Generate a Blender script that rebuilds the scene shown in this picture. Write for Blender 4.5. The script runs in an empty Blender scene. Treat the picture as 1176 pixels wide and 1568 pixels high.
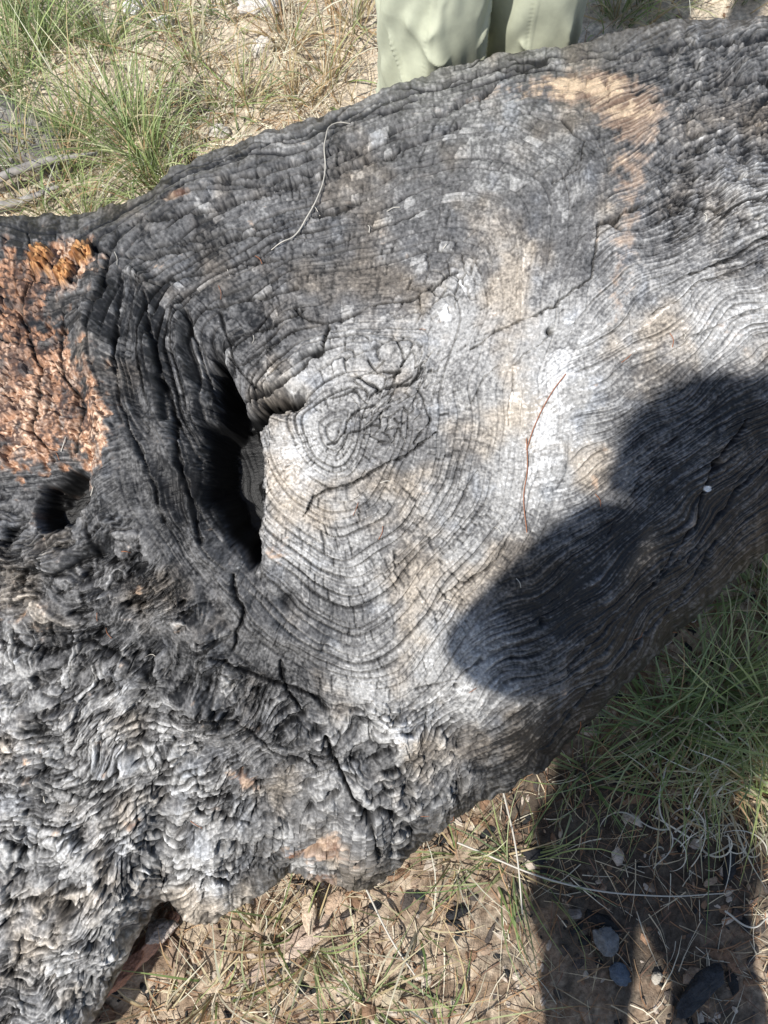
import bpy, math, random
import numpy as np
from mathutils import Vector
rng=np.random.default_rng(7); random.seed(7)
f32=np.float32
scene=bpy.context.scene
# ------------------------------------------------------------------ camera
CAMH=1.5; TILT=math.radians(18); K=0.6/784.0
cam_d=bpy.data.cameras.new("camera"); cam=bpy.data.objects.new("camera",cam_d)
scene.collection.objects.link(cam); scene.camera=cam
cam.location=(0,0,CAMH); cam.rotation_euler=(TILT,0,0)
cam_d.sensor_fit='VERTICAL'; cam_d.sensor_height=24; cam_d.lens=12/0.6
cam_d.clip_start=0.01; cam_d.clip_end=500
CT,ST=math.cos(TILT),math.sin(TILT)
def unproject(a,b,z):
    """image pixels (a right, b down) cast along camera rays to height z -> metres"""
    tx=(a-588)*K; ty=(784-b)*K
    lam=(CAMH-z)/(CT-ST*ty)
    return tx*lam, lam*(ST+CT*ty), z
# ------------------------------------------------------------------ noise
def hsh(ix,iy,seed=0):
    h=(ix.astype(np.int64)*374761393+iy.astype(np.int64)*668265263+seed*982451653)&0xffffffff
    h=((h^(h>>13))*1274126177)&0xffffffff
    h=((h^(h>>16))*2246822519)&0xffffffff
    h=h^(h>>15)
    return ((h&0xffffff)/float(0x1000000)).astype(f32)
def pn(x,y,seed=0):
    ix=np.floor(x);iy=np.floor(y);fx=(x-ix).astype(f32);fy=(y-iy).astype(f32)
    u=fx*fx*fx*(fx*(fx*6-15)+10);v=fy*fy*fy*(fy*(fy*6-15)+10)
    def g(dx,dy):
        a=hsh(ix+dx,iy+dy,seed)*6.2831853
        return np.cos(a)*(fx-dx)+np.sin(a)*(fy-dy)
    a=g(0,0);b=g(1,0);c=g(0,1);d=g(1,1)
    return (a+u*(b-a)+v*((c+u*(d-c))-(a+u*(b-a))))*1.5
def fbm(x,y,o=4,seed=0):
    s=0;a=1.;t=0
    for i in range(o):
        s=s+a*pn(x*2**i+13.1*i,y*2**i-7.7*i,seed+i*17);t+=a;a*=.5
    return s/t*1.4
def ss(e0,e1,x):
    t=np.clip((x-e0)/(e1-e0),0,1);return t*t*(3-2*t)
def voro(x,y,seed=0,jit=.9):
    ix=np.floor(x);iy=np.floor(y);f1=np.full(x.shape,9,f32);f2=f1.copy();cid=np.zeros(x.shape,f32)
    for dx in(-1,0,1):
        for dy in(-1,0,1):
            cx=ix+dx;cy=iy+dy;h1=hsh(cx,cy,seed);h2=hsh(cx,cy,seed+5)
            d=np.sqrt((cx+.5+(h1-.5)*jit-x)**2+(cy+.5+(h2-.5)*jit-y)**2).astype(f32)
            n=d<f1;f2=np.where(n,f1,np.minimum(f2,d));cid=np.where(n,hsh(cx,cy,seed+9),cid);f1=np.where(n,d,f1)
    return f1,f2,cid
def pdist(X,Y,pts,pad=60):
    D=np.full(X.shape,1e4,f32);p=np.array(pts,float)
    m=(X>p[:,0].min()-pad)&(X<p[:,0].max()+pad)&(Y>p[:,1].min()-pad)&(Y<p[:,1].max()+pad)
    x=X[m];y=Y[m];d=np.full(x.shape,1e4)
    for (ax,ay),(bx,by) in zip(p[:-1],p[1:]):
        vx,vy=bx-ax,by-ay;t=np.clip(((x-ax)*vx+(y-ay)*vy)/(vx*vx+vy*vy+1e-9),0,1)
        d=np.minimum(d,np.hypot(x-ax-t*vx,y-ay-t*vy))
    D[m]=d;return D
# ------------------------------------------------------------------ mesh helpers
def mkmesh(name,co,quads,col=None,mat=None,smooth=True,parent=None,tris=None):
    me=bpy.data.meshes.new(name);co=np.asarray(co,f32).reshape(-1,3);quads=np.asarray(quads,np.int32).reshape(-1,4)
    nt=0 if tris is None else len(tris)
    me.vertices.add(len(co));me.vertices.foreach_set("co",co.ravel())
    lv=quads.ravel()
    if nt: lv=np.concatenate([lv,np.asarray(tris,np.int32).ravel()])
    me.loops.add(len(lv));me.loops.foreach_set("vertex_index",lv.astype(np.int32))
    n=len(quads)+nt
    st=np.concatenate([np.arange(len(quads))*4,len(quads)*4+np.arange(nt)*3]).astype(np.int32)
    me.polygons.add(n);me.polygons.foreach_set("loop_start",st)
    me.polygons.foreach_set("use_smooth",np.full(n,smooth,bool))
    me.update(calc_edges=True)
    if col is not None:
        at=me.color_attributes.new("col",'FLOAT_COLOR','POINT')
        c=np.ones((len(co),4),f32);c[:,:col.shape[1]]=col;at.data.foreach_set("color",c.ravel())
    ob=bpy.data.objects.new(name,me);scene.collection.objects.link(ob)
    if mat: me.materials.append(mat)
    if parent: ob.parent=parent
    return ob
def material(name,base=None,rough=.8,spec=.3,attr=False,nscale=0,namp=0,bump=0,bscale=200,trans=0,bdist=.002):
    m=bpy.data.materials.new(name);m.use_nodes=True;nt=m.node_tree;N=nt.nodes;Lk=nt.links
    b=N["Principled BSDF"];b.inputs["Roughness"].default_value=rough;b.inputs["Specular IOR Level"].default_value=spec
    tc=N.new("ShaderNodeTexCoord")
    if attr:
        a=N.new("ShaderNodeAttribute");a.attribute_name="col";src=a.outputs["Color"]
    else:
        r=N.new("ShaderNodeRGB");r.outputs[0].default_value=(*base,1);src=r.outputs[0]
    if namp:
        n=N.new("ShaderNodeTexNoise");n.inputs["Scale"].default_value=nscale;n.inputs["Detail"].default_value=3
        Lk.new(tc.outputs["Object"],n.inputs["Vector"])
        mr=N.new("ShaderNodeMapRange");mr.inputs[1].default_value=.25;mr.inputs[2].default_value=.75
        mr.inputs[3].default_value=1-namp;mr.inputs[4].default_value=1+namp;Lk.new(n.outputs[0],mr.inputs[0])
        mx=N.new("ShaderNodeVectorMath");mx.operation='SCALE';Lk.new(src,mx.inputs[0]);Lk.new(mr.outputs[0],mx.inputs["Scale"]);src=mx.outputs[0]
    Lk.new(src,b.inputs["Base Color"])
    if bump:
        n=N.new("ShaderNodeTexNoise");n.inputs["Scale"].default_value=bscale;n.inputs["Detail"].default_value=2
        Lk.new(tc.outputs["Object"],n.inputs["Vector"])
        bp=N.new("ShaderNodeBump");bp.inputs["Strength"].default_value=bump;bp.inputs["Distance"].default_value=bdist
        Lk.new(n.outputs[0],bp.inputs["Height"]);Lk.new(bp.outputs[0],b.inputs["Normal"])
    if trans:
        t=N.new("ShaderNodeBsdfTranslucent");Lk.new(src,t.inputs[0]);mxs=N.new("ShaderNodeMixShader");mxs.inputs[0].default_value=trans
        Lk.new(b.outputs[0],mxs.inputs[1]);Lk.new(t.outputs[0],mxs.inputs[2]);Lk.new(mxs.outputs[0],N["Material Output"].inputs[0])
    return m
# ------------------------------------------------------------------ LOG
top=np.array([(-900,520),(-200,385),(0,332),(60,330),(130,325),(185,318),(235,292),(262,258),(330,235),(400,205),(480,180),(560,150),(640,118),(740,88),(850,68),(900,62),(960,45),(1060,32),(1176,25),(1400,5),(2000,-60)],float)
bot=np.array([(-900,2000),(-200,1800),(60,1690),(130,1590),(180,1500),(215,1430),(250,1380),(290,1412),(340,1403),(400,1370),(450,1340),(500,1350),(545,1362),(600,1338),(640,1300),(700,1250),(780,1205),(850,1160),(900,1110),(960,1050),(1010,1000),(1080,930),(1130,880),(1176,845),(1400,690),(2000,420)],float)
botS=np.array([(-900,1900),(-200,1700),(60,1560),(250,1460),(400,1410),(600,1330),(700,1265),(850,1160),(1010,1005),(1176,845),(1400,690),(2000,420)],float)
xs=np.concatenate([np.linspace(-900,-80,60)[:-1],np.linspace(-80,1256,1000),np.linspace(1256,2000,60)[1:]])
NF=1100
t=np.linspace(0,1,NF);v=.66*t+.34*(1-np.cos(np.pi*t))/2
def gsm(y,s):
    xx=np.arange(-900,2000,4.);yy=np.interp(xx,xs,y);k=np.exp(-(np.arange(-60,61)*4./s)**2);k/=k.sum()
    yp=np.pad(yy,60,mode='reflect',reflect_type='odd');return np.interp(xs,xx,np.convolve(yp,k,'valid'))
yt0=np.interp(xs,top[:,0],top[:,1]);yb0=gsm(np.interp(xs,bot[:,0],bot[:,1]),12)
ytS=gsm(yt0,70);ybS=gsm(np.interp(xs,botS[:,0],botS[:,1]),70)
def n1(x,s,seed): return fbm(x/s,np.zeros_like(x)+seed*3.3,4,seed)
yt=yt0+n1(xs,60,1)*7; yb=yb0+n1(xs,45,2)*11
PX=np.repeat(xs[None,:],NF,0).astype(f32); V=np.repeat(v[:,None],len(xs),1).astype(f32)
PY=(yt[None,:]+(yb-yt)[None,:]*V).astype(f32)
zfar=np.interp(xs,[-900,0,600,1176,2000],[.30,.36,.40,.42,.42]);znear=np.interp(xs,[-900,0,250,600,900,1176,2000],[.10,.13,.15,.16,.18,.2,.2])
ztop=np.interp(xs,[-900,0,400,800,1176,2000],[.42,.46,.53,.57,.57,.55])
VS=np.clip((PY-ytS[None,:])/(ybS-ytS)[None,:],0,1)
wq=ss(0,.22,np.minimum(V,1-V));VZ=V*(1-wq)+VS*wq
prof=np.power(np.clip(1-(2*VZ-1)**2,0,1),.55)
base=zfar[None,:]*(1-VZ)+znear[None,:]*VZ
Z=base+(ztop[None,:]-(zfar+znear)[None,:]/2)*prof*(1+.12*np.sin(np.pi*2*VZ))
def P3(A,B,Zz):
    tx=(A-588)*K;ty=(784-B)*K;lam=(CAMH-Zz)/(CT-ST*ty)
    return np.stack([tx*lam,lam*(ST+CT*ty),Zz],-1)
X,Y=PX,PY
wx=fbm(X/170,Y/170,2,3);wy=fbm(X/170,Y/170,2,4)
w2x=fbm(X/48,Y/48,2,5);w2y=fbm(X/48,Y/48,2,6)
fine=fbm(X/5,Y/5,3,8);mid=fbm(X/18,Y/18,4,9);big=fbm(X/90,Y/90,4,10)
C0=np.array([505.,655.])
cont=np.array([(172,400),(300,322),(450,252),(620,192),(780,160),(892,190),(918,300),(895,420),(862,560),(838,750),(745,930),(640,1040),(540,1085),(440,1040),(345,970),(262,830),(208,680),(165,540)],float)-C0
ang=np.arctan2(cont[:,1],cont[:,0]);rad=np.hypot(cont[:,0],cont[:,1]);o=np.argsort(ang);ang=ang[o];rad=rad[o]
tt=np.linspace(-np.pi,np.pi,721);RR=np.interp(tt,ang,rad,period=2*np.pi)
ker=np.hanning(35);ker/=ker.sum();RR=np.convolve(np.concatenate([RR[-61:-1],RR,RR[1:61]]),ker,'same')[60:-60]
dx=X-C0[0]+wx*18+w2x*1.6;dy=Y-C0[1]+wy*18+w2y*1.6
r=np.hypot(dx,dy);th=np.arctan2(dy,dx);R=np.interp(th,tt,RR).astype(f32)
phi=r/R
def brick(f,s,sp,w,seed,gw=1.5,cw=1.1,al=55,cth=.45):
    k=np.floor(f);u=(f-k).astype(f32)
    ka=np.where(u<.5,k,k+1)
    hb=hsh(ka,np.zeros_like(ka),seed)
    along=pn(s/al+ka*7.3,ka*3.1,seed+1)
    gd=np.clip(.12+.7*hb+1.2*along,0,1.3)
    e=np.minimum(u,1-u)*sp
    g=np.exp(-(e/(gw*(.55+.65*gd)))**2)*np.clip(gd*1.3,0,1.2)
    c=s/w+hsh(k,k*0+3,seed+2)*9.7; c=c+.45*pn(c*.8,k*1.7,seed+3)
    kc=np.floor(c);uc=(c-kc).astype(f32)
    kca=np.where(uc<.5,kc,kc+1);hc=hsh(kca,k,seed+4)
    ec=np.minimum(uc,1-uc)*w
    cc=np.exp(-(ec/cw)**2)*np.clip(hc*1.7-cth,0,1)
    cell=hsh(kc,k,seed+6)
    return g,cc,cell,u,k
rk=phi*31+1.3*fbm(phi*7,phi*0+2,3,31)
kk=np.floor(rk);sring=(th+np.pi)*(kk+.5)/31*np.mean(RR)
g1,c1,cell1,u1,k1=brick(rk,sring,R/31,16.,40,1.5,1.25,90,.25)
rk2=phi*76+.25*w2x;kk2=np.floor(rk2);g1b,c1b,cell1b,_,_=brick(rk2,(th+np.pi)*(kk2+.5)/76*np.mean(RR),R/76,9.,44,.8,.8,55,.3)
VV=(Y-ytS[None,:])/(ybS-ytS)[None,:]*1150
fo=(VV+wx*30+w2x*2.5)/15.
g2,c2,cell2,u2,k2=brick(fo,X+w2y*3,15.,34.,50,1.7,1.1,110,.3)
fo3=(VV+wy*55+w2y*8+mid*2+big*18)/13.
g3,c3,cell3,u3,k3=brick(fo3,X+w2x*6+wy*20,13.,19.,60,2.0,1.6,40,.3)
SW=VV+.22*np.maximum(0,X-760)*ss(700,250,VV)
streak=fbm((X+VV*.2)/130,(SW+wx*34+w2x*2)/4.2,4,70)
streak2=fbm((X+VV*.2)/60,(SW+wx*34+w2x*2)/9,3,71)
streakL=fbm((X+wy*30)/60,(VV+wy*55+w2y*8+big*18)/5,4,72)
g4,c4,cell4,u4,k4=brick((SW+wx*34+w2x*2.5)/19.,X,19.,40.,75,1.2,.9,70)
vf1,vf2,vid=voro(X/26+w2x*.5,Y/22+w2y*.5,80);ve=vf2-vf1
vg1,vg2,vid2=voro((X+w2x*12)/30,(VV+wy*55+w2y*12+mid*3+big*18)/15,81);ve2=vg2-vg1
vh1,vh2,vid3=voro(X/9+w2x*.3,Y/9+w2y*.3,82);ve3=vh2-vh1
vp1,vp2,vid4=voro(sring/24,rk*.62+.2*mid,83);ve4=vp2-vp1
def gs(cx,cy,sx,sy=None,rot=0):
    sy=sy or sx;c,s=math.cos(rot),math.sin(rot);a=(X-cx)*c+(Y-cy)*s;b=-(X-cx)*s+(Y-cy)*c
    return np.exp(-(a/sx)**2-(b/sy)**2)
wr=1-ss(.95,1.12,phi+.07*big)
knot=np.clip(gs(590,545,80,50,.2)*1.5+gs(590,640,60,55)+gs(650,440,70,40)*.8+gs(700,380,80,60)*.7,0,1)
knot=ss(.3,.8,knot+mid*.3)*.85
lowl=np.clip(ss(0,1,((Y-(760+X*.25))/160+.5))*ss(760,520,X-.0*Y)+ss(1040,1130,Y)*ss(780,640,X),0,1)*(1-wr)
uprt=ss(940,1060,X)*ss(330,200,Y-.1*X)
topb=(1-wr)*ss(300,200,VV)*(1-uprt)*ss(1000,900,X)
rest=np.clip((1-wr)-lowl-uprt*(1-wr)-topb,0,1)
ul=ss(640,440,X+(Y-400)*.5)*ss(700,560,Y)
sharp=np.clip(.50+.85*ul+.35*gs(540,900,160,150),0,1.35)
fadeR=1-.7*gs(830,600,110,190)-.4*gs(790,330,130,110)
patchy=.45+.75*ss(-.35,.35,fbm(X/60,Y/60,3,97))
ringd=-(g1*.0052*sharp*fadeR)-c1*.0026*(.5+.5*sharp)*fadeR*(1-.35*ul)*patchy-(g1b*.0009+c1b*.0008)*fadeR*patchy+(cell1-.5)*.0014*sharp+(u1-.5)*.0030*sharp*(hsh(k1,k1*0,91)-.25)
knd=(ss(0,.13,ve4)-1)*.006+(vid4-.5)*.007+(ss(0,.15,ve3)-1)*.0006
ringd=ringd*(1-knot)+(knd*.9+.5*ringd)*knot
topd=-g2*.0060-c2*.0022+(cell2-.5)*.003+(u2-.5)*.003*(hsh(k2,k2*0,92)-.3)-g1b*.0004
pits=ss(.25,.6,fbm(X/46,VV/26,4,95))
smo=ss(.0,.4,fbm(X/75,VV/45,3,98)+.7*gs(480,1240,70,90)+.6*gs(250,960,90,50)+.4*gs(330,1130,90,40)-.5*gs(200,1150,150,60))
lowd=(1-.8*smo)*(-(g3*.0040+c3*.0034)+(cell3-.5)*.0036+(ss(0,.16,ve2)-1)*.0040+(vid2-.5)*.0060)+mid*.0028+streakL*.0016+big*.017-pits*.013
restd=streak*.0012+streak2*.0012-g4*.0022-c4*.0009-(1-ss(0,.08,ve3))*.0004+mid*.0012+big*.005
uprd=-g3*.003-c3*.0015+mid*.0035+streak*.0025+big*.010-ss(.35,.6,fbm(X/34,VV/18,3,96))*.008
D=wr*ringd+topb*topd+lowl*lowd+rest*restd+uprt*(1-wr)*uprd
D=D+fine*.0003
hx=X+w2x*9+mid*5;hy=Y+w2y*9+mid*5
def holef(sp,n=26):
    sp=np.array(sp,float);q=np.linspace(0,1,len(sp));s=0
    for tq in np.linspace(0,1,n):
        cx,cy,rr_=[np.interp(tq,q,sp[:,i]) for i in range(3)]
        s=s+np.exp(-6*np.minimum(np.hypot(hx-cx,hy-cy)/rr_,5))
    return -np.log(s)/6+.22
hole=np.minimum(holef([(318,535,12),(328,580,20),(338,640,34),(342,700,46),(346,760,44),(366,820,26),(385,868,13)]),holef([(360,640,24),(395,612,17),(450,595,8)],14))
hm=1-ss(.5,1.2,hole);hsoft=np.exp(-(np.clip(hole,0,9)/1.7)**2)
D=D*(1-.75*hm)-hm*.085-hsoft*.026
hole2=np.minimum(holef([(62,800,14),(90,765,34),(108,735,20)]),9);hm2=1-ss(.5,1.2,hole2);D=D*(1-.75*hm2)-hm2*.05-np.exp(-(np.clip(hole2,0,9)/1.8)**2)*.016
D=D-.030*np.exp(-((phi)/.62)**2)
D=D+.014*np.exp(-((phi-1.06)/.12)**2)*ss(650,300,X)*ss(1100,950,Y)
def ridge(pts,w,h):
    global D
    d=pdist(X+w2x*9,Y+w2y*9,pts,w*4);D=D+h*np.exp(-(d/w)**2)*(1-hm)
def crack(pts,w,h,j=3):
    global D,CR
    d=pdist(X+w2x*j*1.6+mid*2+fine*1.,Y+w2y*j*1.6+mid*2+fine*1.,pts,w*6+20);ww=w*np.clip(.75+.8*pn(X/22+w,Y/22,int(pts[0][0])),.25,1.4);q=np.exp(-(d/ww)**2);D=D-h*q;CR=np.maximum(CR,np.exp(-(d/(ww*1.05))**2)*min(1,h/.006))
CR=np.zeros_like(D)
for a in [([(215,430),(222,540),(240,640),(285,760),(310,850)],14,.014),([(262,470),(280,560),(290,640)],10,.010),([(190,560),(205,680),(260,800)],13,.010),([(150,440),(150,560),(170,690)],22,.012),
([(330,860),(370,940),(430,975),(480,985)],20,.015),([(240,900),(300,960),(330,1010)],28,.014),([(10,850),(90,860),(150,810),(160,740)],22,.018),([(100,900),(180,930),(230,880)],20,.012),([(270,1080),(380,1130),(520,1140)],28,.014),
([(440,1300),(500,1230),(560,1250),(540,1340)],26,.014),([(20,1110),(80,1090),(130,1120)],22,.014),([(510,540),(560,510),(640,520),(650,560)],12,.006),([(330,610),(380,585),(440,540),(500,500)],9,.007),
([(600,350),(700,330),(880,260)],30,.004),([(890,200),(900,330),(880,430)],20,.006),([(540,1330),(640,1230),(760,1120),(900,960),(1040,760),(1176,600)],60,.008),([(0,1180),(120,1200),(260,1150)],24,.012),([(0,1450),(120,1420),(250,1340)],26,.012),([(60,1020),(150,1010),(250,1040),(330,1100)],20,.010)]: ridge(*a)
cr=[([(245,575),(262,640),(268,700),(292,775),(305,830)],4,.012),([(222,450),(240,560),(250,640)],3,.008),([(190,430),(176,520),(190,620),(230,720),(252,800)],3,.008),([(280,470),(300,540),(310,600)],3,.008),
([(330,612),(350,600),(400,585),(440,562),(488,520),(500,488)],3.5,.010),([(340,530),(365,560),(385,585)],2.5,.006),([(330,470),(345,520),(350,560)],2.5,.006),([(445,455),(466,476),(500,480),(560,458),(640,440),(700,400)],2.2,.006),
([(462,795),(480,765),(540,742),(610,706),(640,690),(672,662)],2.2,.007),([(500,680),(518,672),(528,645),(545,620),(570,615)],2.6,.006),([(520,700),(530,660),(560,650),(600,620)],2,.005),
([(540,560),(580,590),(630,580),(650,550)],2.6,.007),([(560,535),(575,560),(610,560)],2.4,.007),([(600,500),(620,540),(600,570)],2,.005),([(500,600),(540,590),(560,610)],2,.005),([(640,590),(660,640),(640,680)],1.8,.005),
([(722,530),(760,505),(850,468),(905,425),(916,350)],1.7,.005),([(725,620),(740,580),(765,560)],1.5,.003),([(670,925),(710,895),(765,858),(778,825)],1.8,.005),([(640,1058),(700,1040),(738,1008)],2,.004),
([(918,345),(944,338),(962,322),(985,308)],3,.012),([(940,340),(950,348)],4,.012),([(240,315),(300,300),(420,262),(560,215),(700,160),(790,110)],3.6,.012),([(255,280),(330,258),(450,212),(600,150),(740,112),(840,95)],3.6,.012),
([(200,352),(330,322),(450,280),(600,232),(700,190)],3.2,.010),([(330,290),(400,285),(500,255),(560,225)],3.,.009),([(800,170),(860,180),(895,220),(885,260),(850,280)],2.,.005),([(780,90),(850,98),(905,85),(960,88)],3,.008),
([(200,400),(320,372),(450,335),(560,300)],3.,.010),([(210,440),(300,410),(430,385)],2.8,.009),([(300,470),(400,440),(450,430)],2.8,.009),([(330,520),(420,480),(460,460)],2.8,.008),([(330,560),(400,520),(450,490)],2.4,.007),([(240,380),(380,345),(520,312)],2.4,.007),([(460,380),(560,350),(640,320)],2.,.006),([(360,240),(500,200),(640,150)],2.6,.008),
([(330,1000),(400,1040),(470,1062),(505,1090)],4,.009),([(355,880),(372,935),(360,985)],4,.010),([(500,1130),(520,1185),(562,1240),(575,1300),(548,1358)],4,.012),([(545,1240),(580,1230),(610,1250)],4,.010),
([(430,1010),(440,1060),(460,1090)],3,.008),([(285,1090),(360,1100),(420,1150),(480,1170)],3,.007),([(130,800),(150,850),(90,880),(20,870)],4,.008),([(0,980),(60,1000),(140,980),(200,1010)],3,.007),([(70,1200),(120,1230),(160,1220)],4,.008),
([(200,1340),(280,1330),(350,1350),(430,1310)],3,.007),([(240,1260),(300,1240),(380,1260)],2.6,.006),([(0,1390),(60,1380),(110,1360)],4,.010),([(40,340),(50,420),(30,480),(60,560),(50,660),(80,700)],3,.008),([(130,380),(170,400),(160,470),(130,480)],4,.010),([(100,480),(90,560),(130,620),(110,690)],3,.007),([(0,520),(60,530),(120,510)],2.5,.006),
([(560,900),(640,850),(700,790),(735,720)],1.4,.003),([(780,650),(790,560),(850,505)],1.2,.003),([(1040,300),(1100,330),(1176,300)],3,.006),([(1060,420),(1110,400),(1176,360)],2.5,.006),([(1000,150),(1060,130),(1176,120)],4,.009),([(960,90),(1050,70),(1176,60)],4,.009),
([(1000,480),(1080,430),(1176,400)],1.6,.004),([(990,560),(1090,500),(1176,470)],1.4,.003),([(990,900),(1060,800),(1088,708),(1140,640)],2.4,.007),([(800,1180),(900,1060),(1010,950),(1100,830)],2.6,.006),([(860,1020),(960,930),(1040,850)],1.8,.004),([(930,820),(1000,700),(1100,610)],1.5,.003),([(1050,860),(1120,760),(1176,700)],2.5,.006)]
for c in cr: crack(*c)
for (a,b,s,h) in[(845,506,5,.016),(1090,708,5,.016),(490,181,5,.014),(700,1052,4,.008),(1010,215,4,.008),(62,1115,15,.02),(100,1395,16,.018),(830,952,6,.006),(120,1290,8,.01),(215,560,5,.008),(440,925,12,.012)]:
    q=gs(a,b,s);D=D-h*q;CR=np.maximum(CR,q)
orz=np.clip(gs(40,600,85,125)*1.25+gs(100,400,60,40,-.2)*.8+gs(20,430,40,60)*.8+gs(150,660,36,70)*.6,0,1)
orz=ss(.32,.72,orz+mid*.5+big*.35)*ss(210,165,X)
chunk=np.clip(gs(130,395,26,18,-.5)+gs(62,398,20,26)+gs(102,428,16,20),0,1)
chunk=ss(.42,.6,chunk+mid*.3)
D=D+chunk*(.008+.009*vid3)+orz*((vid-.4)*.010+(ss(0,.12,ve)-1)*.006*ss(-.2,.3,big+mid)-.006*ss(.1,.5,mid))
edge=np.minimum(V,1-V)
D=D*(.3+.7*ss(0,.05,edge))+(fbm(X/22,Y/22,3,99)*.004)*(1-ss(0,.05,edge))
P=P3(PX,PY,Z)
du=np.gradient(P,axis=1);dv=np.gradient(P,axis=0)
Nn=np.cross(dv,du);Nn/=np.linalg.norm(Nn,axis=-1,keepdims=True)+1e-12
if Nn[NF//2,500,2]<0:Nn=-Nn
P=P+Nn*D[...,None]
# ---------------- colour (char, ash, exposed wood, some painted shade)
tab=[(60,350,.24),(300,330,.30),(450,300,.36),(600,250,.46),(750,200,.54),(1050,200,.32),(1150,80,.30),(650,350,.40),(750,430,.68),(560,540,.70),(600,650,.46),(400,430,.28),(250,450,.2),(220,620,.22),(320,700,.0),(440,690,.95),(430,640,.6),(500,840,.70),(600,800,.54),(650,880,.64),(700,700,.46),(780,600,.66),(835,640,1.0),(845,700,1.0),(860,560,.85),(800,720,.75),(910,600,.56),(860,760,.75),(1000,500,.62),(1100,500,.80),(1130,350,.48),(1080,650,.1),(1150,640,.1),(900,900,.05),(860,960,.05),(930,1000,.06),(1050,780,.05),(1100,720,.08),(1000,850,.05),(880,830,.1),(780,1030,.3),(1000,950,.15),(960,820,.08),(1030,660,.2),(980,700,.3),(740,1150,.1),(720,1050,.95),(690,1120,.85),(600,1050,.66),(450,950,.46),(400,1000,.24),(300,1000,.16),(200,900,.22),(100,900,.32),(60,1100,.56),(200,1150,.66),(250,1300,.68),(100,1350,.68),(50,1500,.58),(400,1180,.42),(450,1280,.56),(600,1200,.52),(640,1130,.70),(710,1210,.15),(850,330,.46),(950,300,.44),(800,1100,.06),(1150,750,.06),(540,1320,.40),(150,780,.26),(330,470,.22),(500,400,.34),(520,350,.36)]  # dark points at lower right paint the photographer's shadow deeper into the char
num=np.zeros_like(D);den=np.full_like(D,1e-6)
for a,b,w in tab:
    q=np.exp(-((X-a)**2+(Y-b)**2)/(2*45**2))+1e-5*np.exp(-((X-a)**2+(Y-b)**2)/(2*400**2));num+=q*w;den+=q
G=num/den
cl2=(cell1>.86)&(hsh(np.floor(X/60),np.floor(Y/60),140)>.6)
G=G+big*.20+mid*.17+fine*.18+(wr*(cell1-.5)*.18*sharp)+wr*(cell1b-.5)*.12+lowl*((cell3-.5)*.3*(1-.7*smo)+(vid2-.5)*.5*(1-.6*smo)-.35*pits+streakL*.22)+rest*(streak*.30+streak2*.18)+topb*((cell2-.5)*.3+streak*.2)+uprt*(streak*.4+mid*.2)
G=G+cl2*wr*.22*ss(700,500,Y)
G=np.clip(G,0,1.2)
def C(*c):return np.array(c,f32)
def mix(a,b,t):return a+(b-a)*t[...,None]
dark=C(.018,.018,.0185);gray=C(.165,.161,.157);lite=C(.43,.42,.40);white=C(.76,.75,.73)
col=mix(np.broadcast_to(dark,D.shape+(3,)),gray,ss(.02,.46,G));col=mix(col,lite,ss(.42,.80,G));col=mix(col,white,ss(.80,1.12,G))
brown=ss(0,.7,fbm(X/120,Y/120,4,130)+.4*gs(650,330,120,70)+.4*gs(650,800,120,90)+.3*gs(150,650,60,80)+.2*gs(600,450,90,60));col=mix(col,col*C(1.10,.98,.84),brown)
blue=ss(.25,.8,fbm(X/50,Y/60,3,131)+.4*gs(900,600,60,80)+.3*gs(760,190,90,40)+.3*gs(250,1250,200,200));col=mix(col,col*C(.92,.98,1.08),blue*.6)
gro=np.clip(wr*(1-.6*knot)*(g1*sharp*.98*fadeR+c1*.9*(.5+.5*sharp)*fadeR*(1-.3*ul)*patchy+g1b*.32*fadeR*patchy+c1b*.40*fadeR*patchy)+wr*knot*((1-ss(0,.12,ve4))*.85+(1-ss(0,.1,ve3))*.25)+topb*(g2*1.0+c2*.8)+lowl*(1-.75*smo)*(g3*.8+c3*.7+(1-ss(0,.14,ve2))*.85)+rest*(g4*.55+c4*.35+(1-ss(0,.07,ve3))*.15)+uprt*(1-wr)*(g3*.7+c3*.4)+CR,0,1)
groove_dark=C(.007,.007,.0075)
def patch(lst,th0=.35,th1=.6,na=.35):
    q=0
    for a in lst:q=q+gs(*a[:5])*(a[5] if len(a)>5 else 1)
    return ss(th0,th1,q+mid*na+streak*.25*(1-orz)+big*.25)
tan=patch([(880,130,100,26,-.1,.95),(950,160,60,36,.2,.9),(985,170,36,40,0,.4),(960,240,40,60,0,.55),(965,330,26,80,.1,.45),(940,440,40,60,.2,.38),(700,150,90,12,-.3,.35),(1120,520,60,40,0,.3)],.36,.85,.45)
tan2=patch([(880,130,100,20,-.1,.95),(955,165,50,26,.2,.9),(955,230,24,30,0,.5)],.5,.8,.4)
tc_=mix(np.broadcast_to(C(.27,.18,.125),D.shape+(3,)),C(.50,.39,.30),ss(-.4,.5,streak+.4*big));tc_=mix(tc_,C(.74,.56,.38),tan2)
col=mix(col,tc_,tan*.85)
org=patch([(275,305,26,9,-.2,.9),(912,745,10,22,0,.7),(925,690,7,14,0,.55),(380,1195,36,14,.4,.75),(505,1290,34,20,0,.85),(450,1300,30,14,0,.7),(385,1120,16,18,0,.55),(205,1260,18,10,0,.7),(215,900,14,10,0,.5),(330,1240,14,10,0,.45),(500,1345,26,16,0,.7),(90,1275,14,8,0,.5),(995,715,14,10,0,.5),(420,845,26,30,0,.45),(840,40,40,6,0,.4),(150,655,22,40,0,.4)],.38,.75,.4)
col=mix(col,mix(np.broadcast_to(C(.22,.12,.08),D.shape+(3,)),C(.56,.40,.28),ss(-.4,.4,mid)),org*.8)
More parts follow.
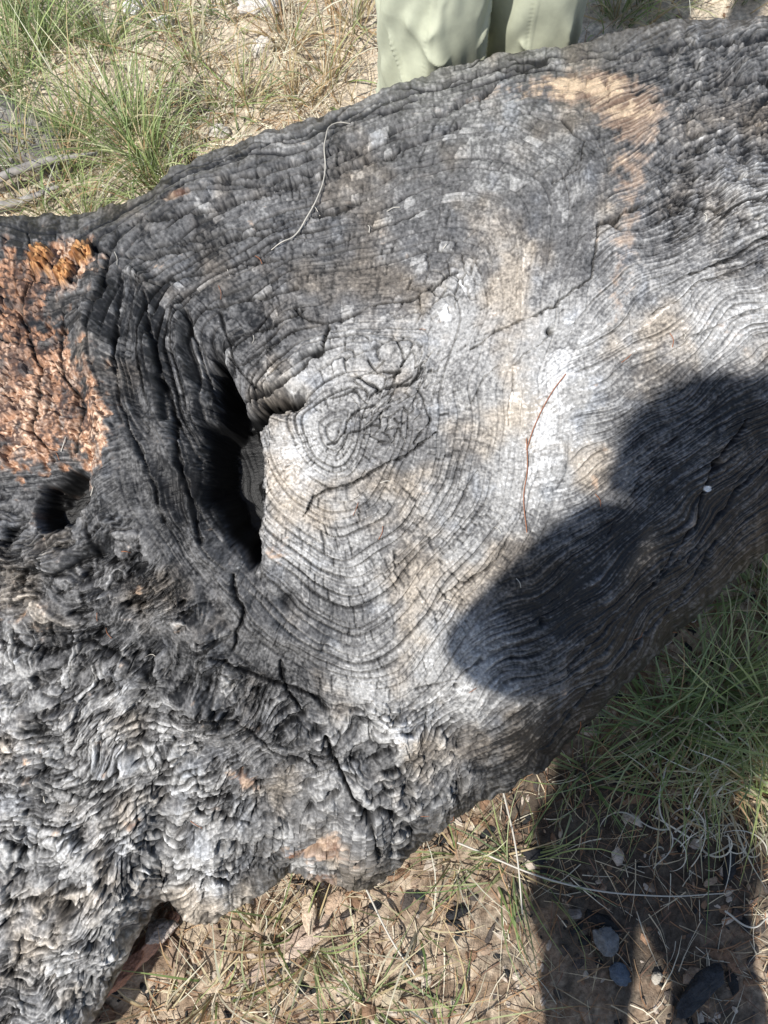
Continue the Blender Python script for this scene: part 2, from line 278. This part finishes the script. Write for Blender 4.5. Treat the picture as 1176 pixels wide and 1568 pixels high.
ocol=mix(np.broadcast_to(C(.10,.055,.038),D.shape+(3,)),C(.44,.24,.14),ss(-.35,.3,mid+.5*fine+(vid3-.5)*.4+.4*big));ocol=mix(ocol,C(.74,.54,.39),ss(.15,.75,fine*.8+.8*big+.3*mid))
ob_=ss(.15,.55,fbm(X/22,Y/34,4,150));col=mix(col,ocol,orz*(.94-.5*ss(.62,.9,vid)*ss(-.2,.3,mid))*(1-.7*ob_));col=mix(col,mix(np.broadcast_to(C(.32,.13,.04),D.shape+(3,)),C(.66,.36,.15),ss(-.3,.4,fine+mid)),chunk)
col=mix(col,np.broadcast_to(groove_dark,col.shape),np.clip(gro*.93,0,1)*(1-.5*np.clip(tan+orz+org,0,1)*(1-CR)))  # grooves and cracks mixed towards near-black
col=mix(col,C(.74,.73,.71)*np.ones_like(col),ss(.42,.85,gs(838,650,26,110,.16)*.95+gs(875,560,34,40)*.5+gs(860,740,26,40)*.4+gs(700,1060,60,12,-.5)*.6+gs(445,690,26,34)*.8+streak*.5+fine*.25+mid*.2)*.75*(1-hm))
col=mix(col,np.broadcast_to(C(.005,.005,.005),col.shape),np.clip(ss(.12,.35,hm)+ss(.12,.5,hm2),0,1)*.96)  # hollows coloured near-black, painting in the shade inside them
bird=ss(.5,.6,gs(1080,747,7,6));col=mix(col,C(.8,.8,.78)*np.ones_like(col),bird)
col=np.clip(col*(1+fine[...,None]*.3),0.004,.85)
NB=40
tb=np.linspace(0,1,NB+2)[1:-1];vb=1-(1-np.cos(np.pi*tb))/2
PXb=np.repeat(xs[None,:],NB,0);Vb=np.repeat(vb[:,None],len(xs),1);PYb=yt[None,:]+(yb-yt)[None,:]*Vb
pb=np.power(np.clip(1-(2*Vb-1)**2,0,1),.5)
Zb=zfar[None,:]*(1-Vb)+znear[None,:]*Vb-pb*(.36*(1-Vb)+.25*Vb)
Pb=P3(PXb,PYb,Zb)
allP=np.concatenate([P,Pb],0);cb=np.broadcast_to(C(.02,.02,.02),Pb.shape);allC=np.concatenate([col,cb],0)
nr,nc=allP.shape[:2];idx=np.arange(nr*nc).reshape(nr,nc);nx=np.roll(idx,-1,0)
q=np.stack([idx[:,:-1],nx[:,:-1],nx[:,1:],idx[:,1:]],-1).reshape(-1,4)
capc=allP[:,[0,-1]].mean(0);co=np.concatenate([allP.reshape(-1,3),capc]);cc_=np.concatenate([allC.reshape(-1,3),np.full((2,3),.05)])
t1=np.stack([idx[:,0],np.full(nr,nr*nc),nx[:,0]],-1);t2=np.stack([idx[:,-1],nx[:,-1],np.full(nr,nr*nc+1)],-1)
mlog=material("charred_wood",attr=True,rough=.52,spec=.35,nscale=420,namp=.25,bump=.5,bscale=900,bdist=.001)
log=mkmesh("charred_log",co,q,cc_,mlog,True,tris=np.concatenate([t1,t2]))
def onlog(a,b,up=.002):
    i=np.argmin(abs(xs-a));j=np.argmin(abs(PY[:,i]-b));p=P[j,i];return Vector(p)+Vector(Nn[j,i])*up
# ------------------------------------------------------------------ GROUND
def axis(n,lo,hi,far):
    a=np.linspace(lo,hi,n);e=np.geomspace(.05,far,26)
    return np.concatenate([lo-e[::-1],a,hi+e])
gx=axis(520,-1.6,1.6,120);gy=axis(520,-.7,2.6,120)
GX,GY=np.meshgrid(gx,gy)
gz=fbm(GX*2.2,GY*2.2,5,200)*.020+fbm(GX*16,GY*16,4,210)*.010+np.abs(fbm(GX*60,GY*60,3,220))*.006
gz-=.015
gn=fbm(GX*3,GY*3,4,230);gm=fbm(GX*25,GY*25,4,231);gf=fbm(GX*90,GY*90,3,232)
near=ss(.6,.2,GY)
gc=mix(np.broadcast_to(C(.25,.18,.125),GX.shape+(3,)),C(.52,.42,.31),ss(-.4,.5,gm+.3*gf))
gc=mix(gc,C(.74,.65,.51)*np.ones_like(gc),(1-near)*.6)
def gg(a,b,s,s2):
    x,y,_=unproject(a,b,0);return np.exp(-((GX-x)/s)**2-((GY-y)/s2)**2)
burn_shade=ss(.3,.7,.3*gn+.9*gg(1120,1230,.18,.14)+.7*gg(900,1240,.18,.12)+.75*gg(285,150,.08,.10)+.6*gg(60,270,.25,.10)+.65*gg(1030,1480,.25,.22)+.4*gm)  # scorched soil at lower right; the upper-left patches are painted shade
gc=mix(gc,C(.045,.038,.032)*np.ones_like(gc),burn_shade*.85)
gc=np.clip(gc*(1+gf[...,None]*.45),.01,.8)
ii=np.arange(GX.size).reshape(GX.shape)
gq=np.stack([ii[:-1,:-1],ii[:-1,1:],ii[1:,1:],ii[1:,:-1]],-1).reshape(-1,4)
mg=material("soil",attr=True,rough=.95,spec=.1,nscale=160,namp=.35,bump=.8,bscale=350,bdist=.003)
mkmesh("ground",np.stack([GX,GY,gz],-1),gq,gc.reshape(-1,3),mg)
def gh(x,y):
    i=int(np.clip(np.searchsorted(gx,x),0,len(gx)-1));j=int(np.clip(np.searchsorted(gy,y),0,len(gy)-1));return gz[j,i]
# ------------------------------------------------------------------ ribbons (grass, needles)
def ribbons(name,base,az,L,e0,bend,w,colb,colt,mat,Kseg=6,curl=None):
    n=len(L);t=np.linspace(0,1,Kseg+1)
    e=e0[:,None]-bend[:,None]*t[None,:]
    a=az[:,None]+(0 if curl is None else curl[:,None]*t[None,:])
    dl=(L/Kseg)[:,None]
    d=np.stack([np.cos(e)*np.cos(a)*dl,np.cos(e)*np.sin(a)*dl,np.sin(e)*dl],-1)
    p=np.cumsum(d,1)-d+base[:,None,:]
    sd=np.stack([-np.sin(a),np.cos(a),np.zeros_like(a)],-1)
    roll=rng.uniform(-.9,.9,n)[:,None]
    upv=np.cross(d/(dl[...,None]+1e-9),sd)
    sd=sd*np.cos(roll)[...,None]+upv*np.sin(roll)[...,None]
    ww=(w[:,None]*(1-.85*t[None,:]**1.6))[...,None]*.5
    v=np.stack([p-sd*ww,p+sd*ww],2)
    c=colb[:,None,:]+(colt-colb)[:,None,:]*(t**.7)[None,:,None];c=np.repeat(c[:,:,None,:],2,2)
    b=(np.arange(n)*(Kseg+1)*2)[:,None]+np.arange(Kseg)[None,:]*2
    qd=np.stack([b,b+1,b+3,b+2],-1).reshape(-1,4)
    return mkmesh(name,v.reshape(-1,3),qd,c.reshape(-1,3),mat)
mgrass=material("grass_blade",attr=True,rough=.45,spec=.5,trans=.35)
mlit=material("dry_litter",attr=True,rough=.8,spec=.2)
pal_g=np.array([(.24,.35,.13),(.36,.45,.19),(.50,.56,.30),(.31,.41,.20)]);pal_d=np.array([(.74,.65,.42),(.82,.76,.58),(.64,.51,.29),(.50,.34,.19)])
def tuft_arrays(cx,cy,n,L,green,spread=.04,lean=.9,zz=None,wd=1.):
    a=rng.uniform(0,2*np.pi,n);rr=np.abs(rng.normal(0,spread,n))
    b=np.stack([cx+np.cos(a)*rr,cy+np.sin(a)*rr,np.full(n,gh(cx,cy)-.005)],-1)
    l=L*rng.uniform(.45,1.15,n);e=np.clip(rng.normal(math.pi/2-lean*.45,.28,n),.15,1.5)
    bd=rng.uniform(.3,1.5,n);w=rng.uniform(.0014,.0038,n)*wd
    isg=rng.random(n)<green
    c=np.where(isg[:,None],pal_g[rng.integers(0,4,n)],pal_d[rng.integers(0,4,n)])*rng.uniform(.75,1.2,(n,1))
    az=a+rng.normal(0,.5,n)
    cb_=c*.7;ct=np.where(isg[:,None]&(rng.random((n,1))<.6),c*1.1+np.array([.1,.08,.02]),c*1.05)
    return [b,az,l,e,bd,w,cb_,np.clip(ct,0,.85),rng.normal(0,.5,n)]
def foot(x,y):
    dz=CAMH-.12;ty=(y*CT-dz*ST)/(dz*CT+y*ST);lam=dz/(CT-ST*ty)
    a=x/lam/K+588;b=784-ty/K
    return np.interp(a,top[:,0],top[:,1])+70<b<np.interp(a,bot[:,0],bot[:,1])
def build_grass(name,tl):
    A=[np.concatenate([t[i] for t in tl]) for i in range(9)]
    return ribbons(name,A[0],A[1],A[2],A[3],A[4],A[5],A[6],A[7],mgrass,5,A[8])
tl=[]
for _ in range(95):
    a=rng.uniform(-250,560);b=rng.uniform(-260,330);x,y,_z=unproject(a,b,0)
    if foot(x,y):continue
    g=.6 if a<380 and b<220 else .15
    tl.append(tuft_arrays(x,y,int(rng.uniform(18,45)),rng.uniform(.07,.18),g,.05,1.3))
for a,b,n,L,g in[(60,60,120,.28,.85),(20,120,100,.26,.8),(225,250,130,.26,.9),(195,190,90,.26,.8),(130,335,70,.18,.7),(250,300,60,.18,.8),(290,90,70,.22,.3),(440,60,60,.2,.1),(500,110,60,.2,.15),(375,150,50,.18,.2),(120,200,80,.24,.8),(160,60,90,.24,.8),(60,320,50,.16,.6),(20,20,90,.26,.8),(540,30,60,.2,.2),(450,150,50,.14,.1),(1000,-10,120,.26,.6),(950,20,100,.2,.5),(1130,-20,110,.25,.6),(250,40,60,.2,.4),(20,240,60,.2,.5),(90,270,50,.16,.4)]:
    x,y,_z=unproject(a,b,0);tl.append(tuft_arrays(x,y,n,L,g,.035,1.0,None,1.2))
for _ in range(220):
    x=rng.uniform(-3.5,3.5);y=rng.uniform(1.9,5)
    tl.append(tuft_arrays(x,y,18,rng.uniform(.12,.25),.4,.07,1.))
build_grass("grass",tl)
tl=[]
for a,b,n,L,g in[(1110,1050,130,.27,.92),(1050,1120,110,.24,.92),(1180,1090,120,.28,.85),(1000,1110,60,.20,.9),(1150,1190,110,.18,.08),(1090,1190,80,.15,.06),(1010,1200,40,.13,.1),(790,1330,44,.17,.85),(700,1310,30,.16,.4),(900,1180,44,.15,.85),(640,1420,12,.16,.3),(480,1450,30,.17,.5),(400,1430,36,.15,.3),(560,1540,36,.2,.7),(330,1520,50,.15,.15),(250,1560,50,.14,.1),(680,1600,36,.2,.6),(1170,900,80,.22,.85),(1240,1000,110,.26,.8),(420,1570,30,.15,.2),(1230,1240,40,.2,.3)]:
    x,y,_z=unproject(a,b,0);tl.append(tuft_arrays(x,y,n,L,g,.026,1.5,None,1.25))
for _ in range(60):
    x=rng.uniform(-2,2.2);y=rng.uniform(-1.8,-.85);tl.append(tuft_arrays(x,y,26,.18,.5,.06,1.2))
build_grass("grass_tuft",tl)
n=16000
bx=rng.uniform(-1.9,1.9,n);by=rng.uniform(-.7,2.7,n)
n2=4500;bx[:n2]=rng.uniform(-.5,1.1,n2);by[:n2]=rng.uniform(-.45,.55,n2)
n3=6000;bx[n2:n2+n3]=rng.uniform(-1.5,.2,n3);by[n2:n2+n3]=rng.uniform(.95,2.4,n3)
bz=np.array([gh(a,b) for a,b in zip(bx,by)])+rng.uniform(.001,.010,n)
pal=np.array([(.46,.30,.17),(.36,.20,.11),(.60,.50,.34),(.74,.67,.52),(.22,.13,.09)])
c=pal[rng.integers(0,5,n)]*rng.uniform(.6,1.2,(n,1));c[n2:n2+n3]=np.clip(pal[rng.choice([2,3,3,0],n3)]*rng.uniform(.9,1.35,(n3,1)),0,.85)
ribbons("pine_needle_litter",np.stack([bx,by,bz],-1),rng.uniform(0,6.283,n),rng.uniform(.02,.10,n),rng.normal(.06,.12,n),rng.normal(.1,.25,n),rng.uniform(.0010,.0024,n),c,c*.95,mlit,3,rng.normal(0,.6,n))
n=30;cx,cy,_=unproject(1070,1270,0)
b=np.stack([cx+rng.normal(0,.05,n),cy+rng.normal(0,.03,n),np.full(n,.01)],-1);c=np.array([(.74,.69,.57)])*rng.uniform(.7,1.1,(n,1))
ribbons("dried_stems",b,rng.uniform(0,6.28,n),rng.uniform(.05,.13,n),rng.uniform(.1,1.,n),rng.uniform(.3,1.4,n),rng.uniform(.002,.0035,n),c,c,mlit,12,rng.normal(0,2.6,n))
# ------------------------------------------------------------------ debris lumps
import bmesh
def lumps(name,items,mat,sub=2,smooth=False):
    V_=[];F_=[];Cc=[];off=0
    bm=bmesh.new();bmesh.ops.create_icosphere(bm,subdivisions=sub,radius=1);sv=np.array([v.co[:] for v in bm.verts]);sf=np.array([[v.index for v in f.verts] for f in bm.faces]);bm.free()
    for (x,y,z,sx,sy,sz,rz,cc) in items:
        p=sv.copy()
        for _ in range(7 if sub>2 else 5):
            nrm=rng.normal(size=3);nrm/=np.linalg.norm(nrm);dd=p@nrm;lim=rng.uniform(.45,.8);p-=np.clip(dd-lim,0,9)[:,None]*nrm
        if sub<3:p=p*(1+.12*rng.normal(size=(len(p),1)))
        else:p=p*(1+.16*fbm(p[:,0]*2.5+x*9,p[:,1]*2.5+p[:,2]*2.,4,5)[:,None])
        p=p*[sx,sy,sz];c_,s_=math.cos(rz),math.sin(rz)
        p=np.stack([p[:,0]*c_-p[:,1]*s_,p[:,0]*s_+p[:,1]*c_,p[:,2]],-1)+[x,y,z]
        V_.append(p);F_.append(sf+off);off+=len(p);Cc.append(np.broadcast_to(cc,(len(p),3))*rng.uniform(.85,1.15,(len(p),1)))
    return mkmesh(name,np.concatenate(V_),np.zeros((0,4)),np.concatenate(Cc),mat,smooth,tris=np.concatenate(F_))
mst=material("debris",attr=True,rough=.85,spec=.25,nscale=90,namp=.4,bump=.8,bscale=250,bdist=.004)
it=[]
for i in range(4200):
    if i<3100:x,y=rng.uniform(-.6,1.2),rng.uniform(-.45,.6)
    else:x,y=rng.uniform(-1.8,1.8),rng.uniform(.9,2.5)
    s=rng.gamma(2,.0020)+.0015;cc=[(.09,.075,.065),(.34,.25,.18),(.52,.44,.36),(.03,.03,.03),(.26,.16,.10)][rng.integers(0,5)]
    it.append((x,y,gh(x,y)+s*.2,s*rng.uniform(.8,2.4),s,s*.5,rng.uniform(0,3.14),cc))
lumps("gravel",it,mst,1)
def one(name,a,b,sx,sy,sz,rz,cc,z=.01):
    x,y,_=unproject(a,b,0);lumps(name,[(x,y,gh(x,y)+z,sx,sy,sz,rz,cc)],mst,5,True)
one("charcoal_chunk",1080,1510,.065,.018,.016,.75,(.05,.052,.056),.012)
one("charcoal_chunk",700,1400,.020,.010,.008,.4,(.03,.03,.032));one("charcoal_chunk",1120,1330,.03,.012,.01,1.2,(.03,.03,.032));one("charcoal_chunk",820,1310,.022,.012,.01,-.4,(.03,.03,.032))
one("stone",925,1440,.026,.024,.014,-.6,(.20,.20,.20));one("stone",955,1492,.018,.019,.012,.9,(.13,.16,.20));one("stone",880,1400,.012,.010,.01,0,(.26,.23,.21));one("stone",1010,1500,.010,.010,.008,0,(.4,.36,.3))
one("rock",-20,200,.16,.10,.05,.2,(.24,.225,.205),.01);one("rock",70,235,.08,.05,.035,-.3,(.20,.185,.17),.01)
one("rock",395,15,.05,.035,.03,0,(.6,.57,.53));one("rock",215,10,.04,.035,.03,0,(.66,.63,.6));one("rock",250,35,.03,.02,.02,0,(.66,.63,.6));one("rock",330,200,.03,.02,.02,0,(.6,.56,.5));one("rock",400,75,.03,.025,.02,.4,(.62,.57,.5))
one("wood_chip",478,1385,.040,.013,.010,1.5,(.66,.52,.38),.05);one("wood_chip",515,1375,.022,.012,.010,1.1,(.5,.36,.25),.06);one("wood_chip",440,1450,.085,.013,.010,.65,(.42,.32,.25),.02);one("wood_chip",470,1440,.05,.014,.011,.5,(.54,.42,.33),.03)
one("wood_chip",225,1455,.080,.018,.012,.85,(.52,.29,.20),.03);one("wood_chip",195,1490,.05,.012,.01,.9,(.46,.23,.15),.04);one("wood_chip",600,1525,.022,.014,.01,.4,(.5,.42,.3));one("wood_chip",255,1420,.03,.018,.012,.3,(.5,.42,.36),.05)
def tube(name,pts,rad,mat,parent=None):
    cu=bpy.data.curves.new(name,'CURVE');cu.dimensions='3D';cu.bevel_depth=1;cu.bevel_resolution=3
    s=cu.splines.new('BEZIER');s.bezier_points.add(len(pts)-1)
    for i,p in enumerate(pts):
        bp=s.bezier_points[i];bp.co=p;bp.handle_left_type=bp.handle_right_type='AUTO';bp.radius=rad[i] if hasattr(rad,'__len__') else rad
    ob=bpy.data.objects.new(name,cu);scene.collection.objects.link(ob);cu.materials.append(mat);ob.parent=parent;return ob
mfib=material("pale_fibre",(.62,.58,.50),.6);mned=material("pine_needle_red",(.34,.14,.07),.6);mbr=material("weathered_wood",(.30,.28,.26),.85,nscale=60,namp=.4,bump=.6,bscale=120)
tube("plant_fibre",[onlog(a,b,u) for a,b,u in[(536,193,.004),(518,198,.010),(502,225,.010),(498,262,.008),(488,300,.007),(470,330,.006),(448,357,.006),(430,370,.007),(412,374,.006)]],[.0004,.0006,.0008,.0009,.0009,.0010,.0009,.0007,.0005],mfib)
tube("pine_needle",[onlog(a,b,.003) for a,b in[(866,572),(845,600),(820,650),(806,690)]],.0006,mned)
tube("pine_needle",[onlog(a,b,.003) for a,b in[(806,672),(808,720),(803,760),(807,815)]],.0006,mned)
for i in range(40):
    a=rng.uniform(40,1130);b=rng.uniform(300,1300)
    if i<6:a,b=[(330,430),(345,408),(80,690),(100,670),(550,775),(600,740)][i]
    an=rng.uniform(0,3.14);l=rng.uniform(8,22);p=(a,b);q_=(a+l*math.cos(an),b+l*math.sin(an))
    tube("dry_straw",[onlog(*p,.002),onlog((p[0]+q_[0])/2+1.5,(p[1]+q_[1])/2-1.5,.003),onlog(*q_,.002)],rng.uniform(.0003,.0006),mfib if i%2 else mned)
for j,(p,q_) in enumerate([((-40,290),(150,235)),((-60,315),(90,285))]):
    a=unproject(*p,.02);b=unproject(*q_,.03);m_=[(a[i]+b[i])/2+.012*(-1)**j for i in range(3)]
    tube("fallen_branch",[a,m_,b],[.010,.009,.004],mbr)
for pts in[[(700,1290),(860,1352),(1010,1372),(1110,1368)],[(770,1210),(790,1300),(800,1400)],[(1020,1170),(1010,1240),(1030,1290),(1000,1330)],[(1110,1395),(1150,1420),(1176,1405)],[(560,1360),(600,1440),(640,1500)]]:
    tube("dry_stem",[unproject(a,b,.025+.01*(i%2)) for i,(a,b) in enumerate(pts)],[.0016,.0014,.0011,.0007][:len(pts)],mfib)
# ------------------------------------------------------------------ HIKER behind the log
def empty(name,loc=(0,0,0)):
    e=bpy.data.objects.new(name,None);scene.collection.objects.link(e);e.location=loc;return e
mpant=material("hiking_trousers",(.58,.60,.45),.85,.15,nscale=90,namp=.06,bump=.4,bscale=900,bdist=.0008)
mshirt=material("shirt",(.16,.2,.26),.85);mskin=material("skin",(.52,.33,.24),.55);mhair=material("hair",(.05,.03,.02),.7);mboot=material("boot_leather",(.09,.06,.04),.6);mphone=material("phone_body",(.02,.02,.022),.3)
def trouser(name,pts,rads,parent,seed,mat):
    nz,na=300,170;zc=np.linspace(0,1,nz);s=np.linspace(0,1,len(pts));pc=np.array([np.interp(zc,s,[p[i] for p in pts]) for i in range(3)]).T
    rx=np.interp(zc,s,[r_[0] for r_ in rads]);ry=np.interp(zc,s,[r_[1] for r_ in rads])
    A,Zq=np.meshgrid(np.linspace(0,2*np.pi,na,endpoint=False),pc[:,2])
    cA=np.cos(A);sA=np.sin(A)
    zw=Zq*13+2.2*np.sin(A+seed)+.7*np.sin(2*A+1.7*seed)
    m_=ss(-.3,.3,fbm(cA*1.2+seed,Zq*4+sA,2,seed+9))
    fold=(1-np.abs(fbm(zw*.5,cA*.7+seed,2,seed)))**5*.013*m_+fbm(cA*1.3+seed,Zq*5+sA*1.3,2,seed+3)*.014
    seam=np.exp(-(np.abs(((A-(-1.66)+np.pi)%(2*np.pi))-np.pi)*.1/.0022)**2)*.0018
    stitch=np.exp(-((np.abs(((A-(-1.75)+np.pi)%(2*np.pi))-np.pi)*.1)/.0014)**2)*(-.002)*(np.sin(Zq*700)>0)
    d=fold+seam+stitch-.008
    co=np.stack([pc[:,0][:,None]+cA*(rx[:,None]+d),pc[:,1][:,None]+sA*(ry[:,None]+d),Zq],-1)
    i=np.arange(nz*na).reshape(nz,na);j=np.roll(i,-1,1)
    return mkmesh(name,co,np.stack([i[:-1],j[:-1],j[1:],i[1:]],-1).reshape(-1,4),None,mat,True,parent)
def skin(name,J,E,mat,parent,sub=2):
    names=list(J);me=bpy.data.meshes.new(name);me.from_pydata([J[k][:3] for k in names],[(names.index(a),names.index(b)) for a,b in E],[])
    ob=bpy.data.objects.new(name,me);scene.collection.objects.link(ob);ob.parent=parent
    ob.modifiers.new("s",'SKIN')
    for i,k in enumerate(names):
        r_=J[k][3];me.skin_vertices[0].data[i].radius=(r_,r_) if not hasattr(r_,'__len__') else r_
    me.skin_vertices[0].data[0].use_root=True
    m=ob.modifiers.new("u",'SUBSURF');m.levels=sub;m.render_levels=sub;me.materials.append(mat)
    ob.modifiers["s"].use_smooth_shade=True
    return ob
def head(par,x,y,z,s=1,pitch=0,yaw=0):
    bm=bmesh.new();bmesh.ops.create_uvsphere(bm,u_segments=40,v_segments=28,radius=1)
    me=bpy.data.meshes.new("head")
    for v_ in bm.verts:
        a,b,c_=v_.co;w=.078*(1-.22*max(0,-c_)**1.3);jaw=.0 if c_>0 else .012*(-c_)
        v_.co=(a*w,b*(.098-.02*max(0,-c_)),c_*.118)
        if b>.0:
            nose=math.exp(-(a/.14)**2-((c_+.12)/.22)**2)*.024;eye=math.exp(-((abs(a)-.36)/.15)**2-((c_-.06)/.1)**2)*-.010;mouth=math.exp(-(a/.3)**2-((c_+.48)/.05)**2)*-.005
            v_.co.y+=nose+eye+mouth+jaw
        if abs(a)>.93 and abs(c_)<.25:v_.co.x*=1.12
    bm.to_mesh(me);bm.free();me.materials.append(mskin);me.materials.append(mhair)
    for p in me.polygons:
        p.use_smooth=True;cc=p.center
        if cc.z>.055 or (cc.y<-.01 and cc.z>-.05):p.material_index=1
    o=bpy.data.objects.new("head",me);scene.collection.objects.link(o);o.parent=par;o.location=(x,y,z);o.rotation_euler=(pitch,0,yaw);o.scale=(s,)*3;return o
hk=empty("hiker")
LX,LY=.083,1.235;RX,RY=.262,1.30
trouser("trouser_leg_left",[(LX,LY+.02,.05),(LX,LY+.01,.25),(LX,LY,.45),(LX+.015,LY+.01,.68),(LX+.03,LY+.03,.92)],[(.085,.08),(.093,.09),(.103,.095),(.108,.105),(.11,.12)],hk,3,mpant)
trouser("trouser_leg_right",[(RX,RY+.02,.05),(RX,RY+.01,.25),(RX-.005,RY,.45),(RX-.01,RY,.68),(RX-.04,RY-.03,.92)],[(.08,.08),(.088,.09),(.097,.095),(.10,.105),(.11,.12)],hk,8,mpant)
hx0,hy0=.17,1.27
skin("torso",{'p':(hx0,hy0,.93,(.15,.11)),'w':(hx0,hy0,1.1,(.14,.1)),'c':(hx0,hy0-.01,1.32,(.17,.11)),'n':(hx0,hy0-.01,1.47,.06),'ls':(hx0-.2,hy0,1.41,.065),'rs':(hx0+.2,hy0,1.41,.065),'le':(hx0-.26,hy0+.02,1.14,.045),'re':(hx0+.26,hy0+.02,1.14,.045),'lw':(hx0-.25,hy0-.06,.91,.034),'rw':(hx0+.25,hy0-.06,.91,.034)},[('p','w'),('w','c'),('c','n'),('c','ls'),('c','rs'),('ls','le'),('rs','re'),('le','lw'),('re','rw')],mshirt,hk)
def hand(par,x,y,z,sx,dirv=(0,0,-1),side=(0,-1,0)):
    d=Vector(dirv).normalized();s=Vector(side).normalized();nrm=d.cross(s);o=Vector((x,y,z));J={'w':(*o,.022),'m':(*(o+d*.045),(.034,.016))};E=[('w','m')]
    for i,(off,l) in enumerate([(-.03,.062),(-.01,.072),(.01,.068),(.03,.052)]):
        k=o+d*.085+s*off;J[f'k{i}']=(*k,.011);J[f'a{i}']=(*(k+d*l*.5+nrm*.006*sx),.0095);J[f't{i}']=(*(k+d*l+nrm*.022*sx),.008);E+=[('m',f'k{i}'),(f'k{i}',f'a{i}'),(f'a{i}',f't{i}')]
    th_=o+d*.03-s*.034;J['th']=(*th_,.013);J['tt']=(*(th_+d*.05-s*.025),.009);E+=[('m','th'),('th','tt')]
    return skin("hand",J,E,mskin,par)
hand(hk,hx0-.25,hy0-.06,.90,1);hand(hk,hx0+.25,hy0-.06,.90,-1)
skin("neck",{'a':(hx0,hy0-.01,1.44,.055),'b':(hx0,hy0-.01,1.56,.05)},[('a','b')],mskin,hk);head(hk,hx0,hy0-.02,1.64,1,.2,math.pi)
for bx_,by_ in((LX,LY),(RX,RY)):
    skin("boot",{'h':(bx_,by_+.05,.05,.045),'m':(bx_,by_-.05,.045,(.045,.04)),'t':(bx_,by_-.15,.035,(.045,.03)),'a':(bx_,by_+.03,.13,.05)},[('h','m'),('m','t'),('h','a')],mboot,hk)
# ------------------------------------------------------------------ PHOTOGRAPHER (stands this side of the log, leaning over it)
ph=empty("photographer")
fx0,fy0=.36,-.54
for sg in(-1,1):
    trouser("trouser_leg",[(fx0+sg*.10,fy0,.05),(fx0+sg*.10-.06,fy0+.01,.25),(fx0+sg*.10-.14,fy0+.02,.47),(fx0+sg*.09-.23,fy0+.02,.7),(fx0+sg*.08-.31,fy0+.02,.92)],[(.065,.065),(.07,.07),(.078,.078),(.095,.095),(.11,.12)],ph,20+sg,mpant)
    skin("boot",{'h':(fx0+sg*.10,fy0-.06,.05,.045),'m':(fx0+sg*.10,fy0+.03,.045,(.045,.04)),'t':(fx0+sg*.10,fy0+.1,.035,(.045,.03)),'a':(fx0+sg*.10,fy0-.03,.13,.05)},[('h','m'),('m','t'),('h','a')],mboot,ph)
tx0=.05
skin("torso",{'p':(.04,-.50,.95,(.18,.14)),'w':(.0,-.45,1.10,(.21,.15)),'c':(tx0,-.33,1.31,(.21,.17)),'n':(tx0,-.22,1.47,.07),'ls':(tx0-.19,-.29,1.40,.085),'rs':(tx0+.19,-.28,1.40,.085),
 'le':(tx0-.23,-.20,1.16,.08),'re':(tx0+.27,-.18,1.16,.07),'lw':(-.07,-.10,1.40,.05),'rw':(.11,-.10,1.41,.05)},[('p','w'),('w','c'),('c','n'),('c','ls'),('c','rs'),('ls','le'),('rs','re'),('le','lw'),('re','rw')],mshirt,ph)
skin("neck",{'a':(tx0-.01,-.26,1.45,.062),'b':(tx0-.03,-.20,1.55,.056)},[('a','b')],mskin,ph);head(ph,tx0-.04,-.18,1.62,1.05,-.5)
hand(ph,-.10,-.09,1.42,1,(.25,.45,.5),(-.3,0,.9));hand(ph,.10,-.09,1.42,-1,(-.25,.45,.5),(.3,0,.9))
bm=bmesh.new();bmesh.ops.create_cube(bm,size=1);bmesh.ops.scale(bm,vec=(.072,.15,.008),verts=bm.verts);bmesh.ops.bevel(bm,geom=bm.edges[:],offset=.003,segments=3,affect='EDGES')
me=bpy.data.meshes.new("phone");bm.to_mesh(me);bm.free();me.materials.append(mphone);po=bpy.data.objects.new("phone",me);scene.collection.objects.link(po);po.parent=ph
po.rotation_euler=(TILT,0,0);po.location=Vector((0,0,CAMH))+Vector((0,-ST,CT))*.010+Vector((0,CT,ST))*-.055
skinm=material("straw_hat",(.5,.42,.28),.8)
bm=bmesh.new();prof_=[(.0,.12),(.06,.118),(.088,.10),(.096,.03),(.105,.0),(.15,-.008),(.20,.004)]
rings_=[]
for r_,z_ in prof_:
    rings_.append([bm.verts.new((r_*math.cos(a),r_*1.1*math.sin(a),z_)) for a in np.linspace(0,2*np.pi,48,endpoint=False)])
for A_,B_ in zip(rings_[:-1],rings_[1:]):
    for i in range(48):bm.faces.new((A_[i],A_[(i+1)%48],B_[(i+1)%48],B_[i]))
bmesh.ops.remove_doubles(bm,verts=bm.verts,dist=1e-5)
me=bpy.data.meshes.new("sun_hat");bm.to_mesh(me);bm.free();me.materials.append(skinm);ho=bpy.data.objects.new("sun_hat",me);scene.collection.objects.link(ho);ho.parent=ph;ho.location=(tx0-.04,-.21,1.675);ho.rotation_euler=(-.35,0,0)
# ------------------------------------------------------------------ LIGHT
d=Vector((.41,.47,-1)).normalized()
sl=bpy.data.lights.new("sun",'SUN');sl.energy=5;sl.angle=math.radians(1.0);sl.color=(1,.97,.925)
so=bpy.data.objects.new("sun",sl);scene.collection.objects.link(so);so.rotation_euler=d.to_track_quat('-Z','Y').to_euler();so.location=(-2,-2,4)
w=bpy.data.worlds.new("World");scene.world=w;w.use_nodes=True;nt=w.node_tree
sk=nt.nodes.new("ShaderNodeTexSky");sk.sky_type='NISHITA';sk.sun_disc=False;sk.sun_elevation=math.asin(-d.z);sk.sun_rotation=math.atan2(-d.x,-d.y)%(2*math.pi)
nt.links.new(sk.outputs[0],nt.nodes["Background"].inputs[0]);nt.nodes["Background"].inputs[1].default_value=.13
scene.view_settings.view_transform='Standard';scene.view_settings.look='None';scene.view_settings.exposure=0
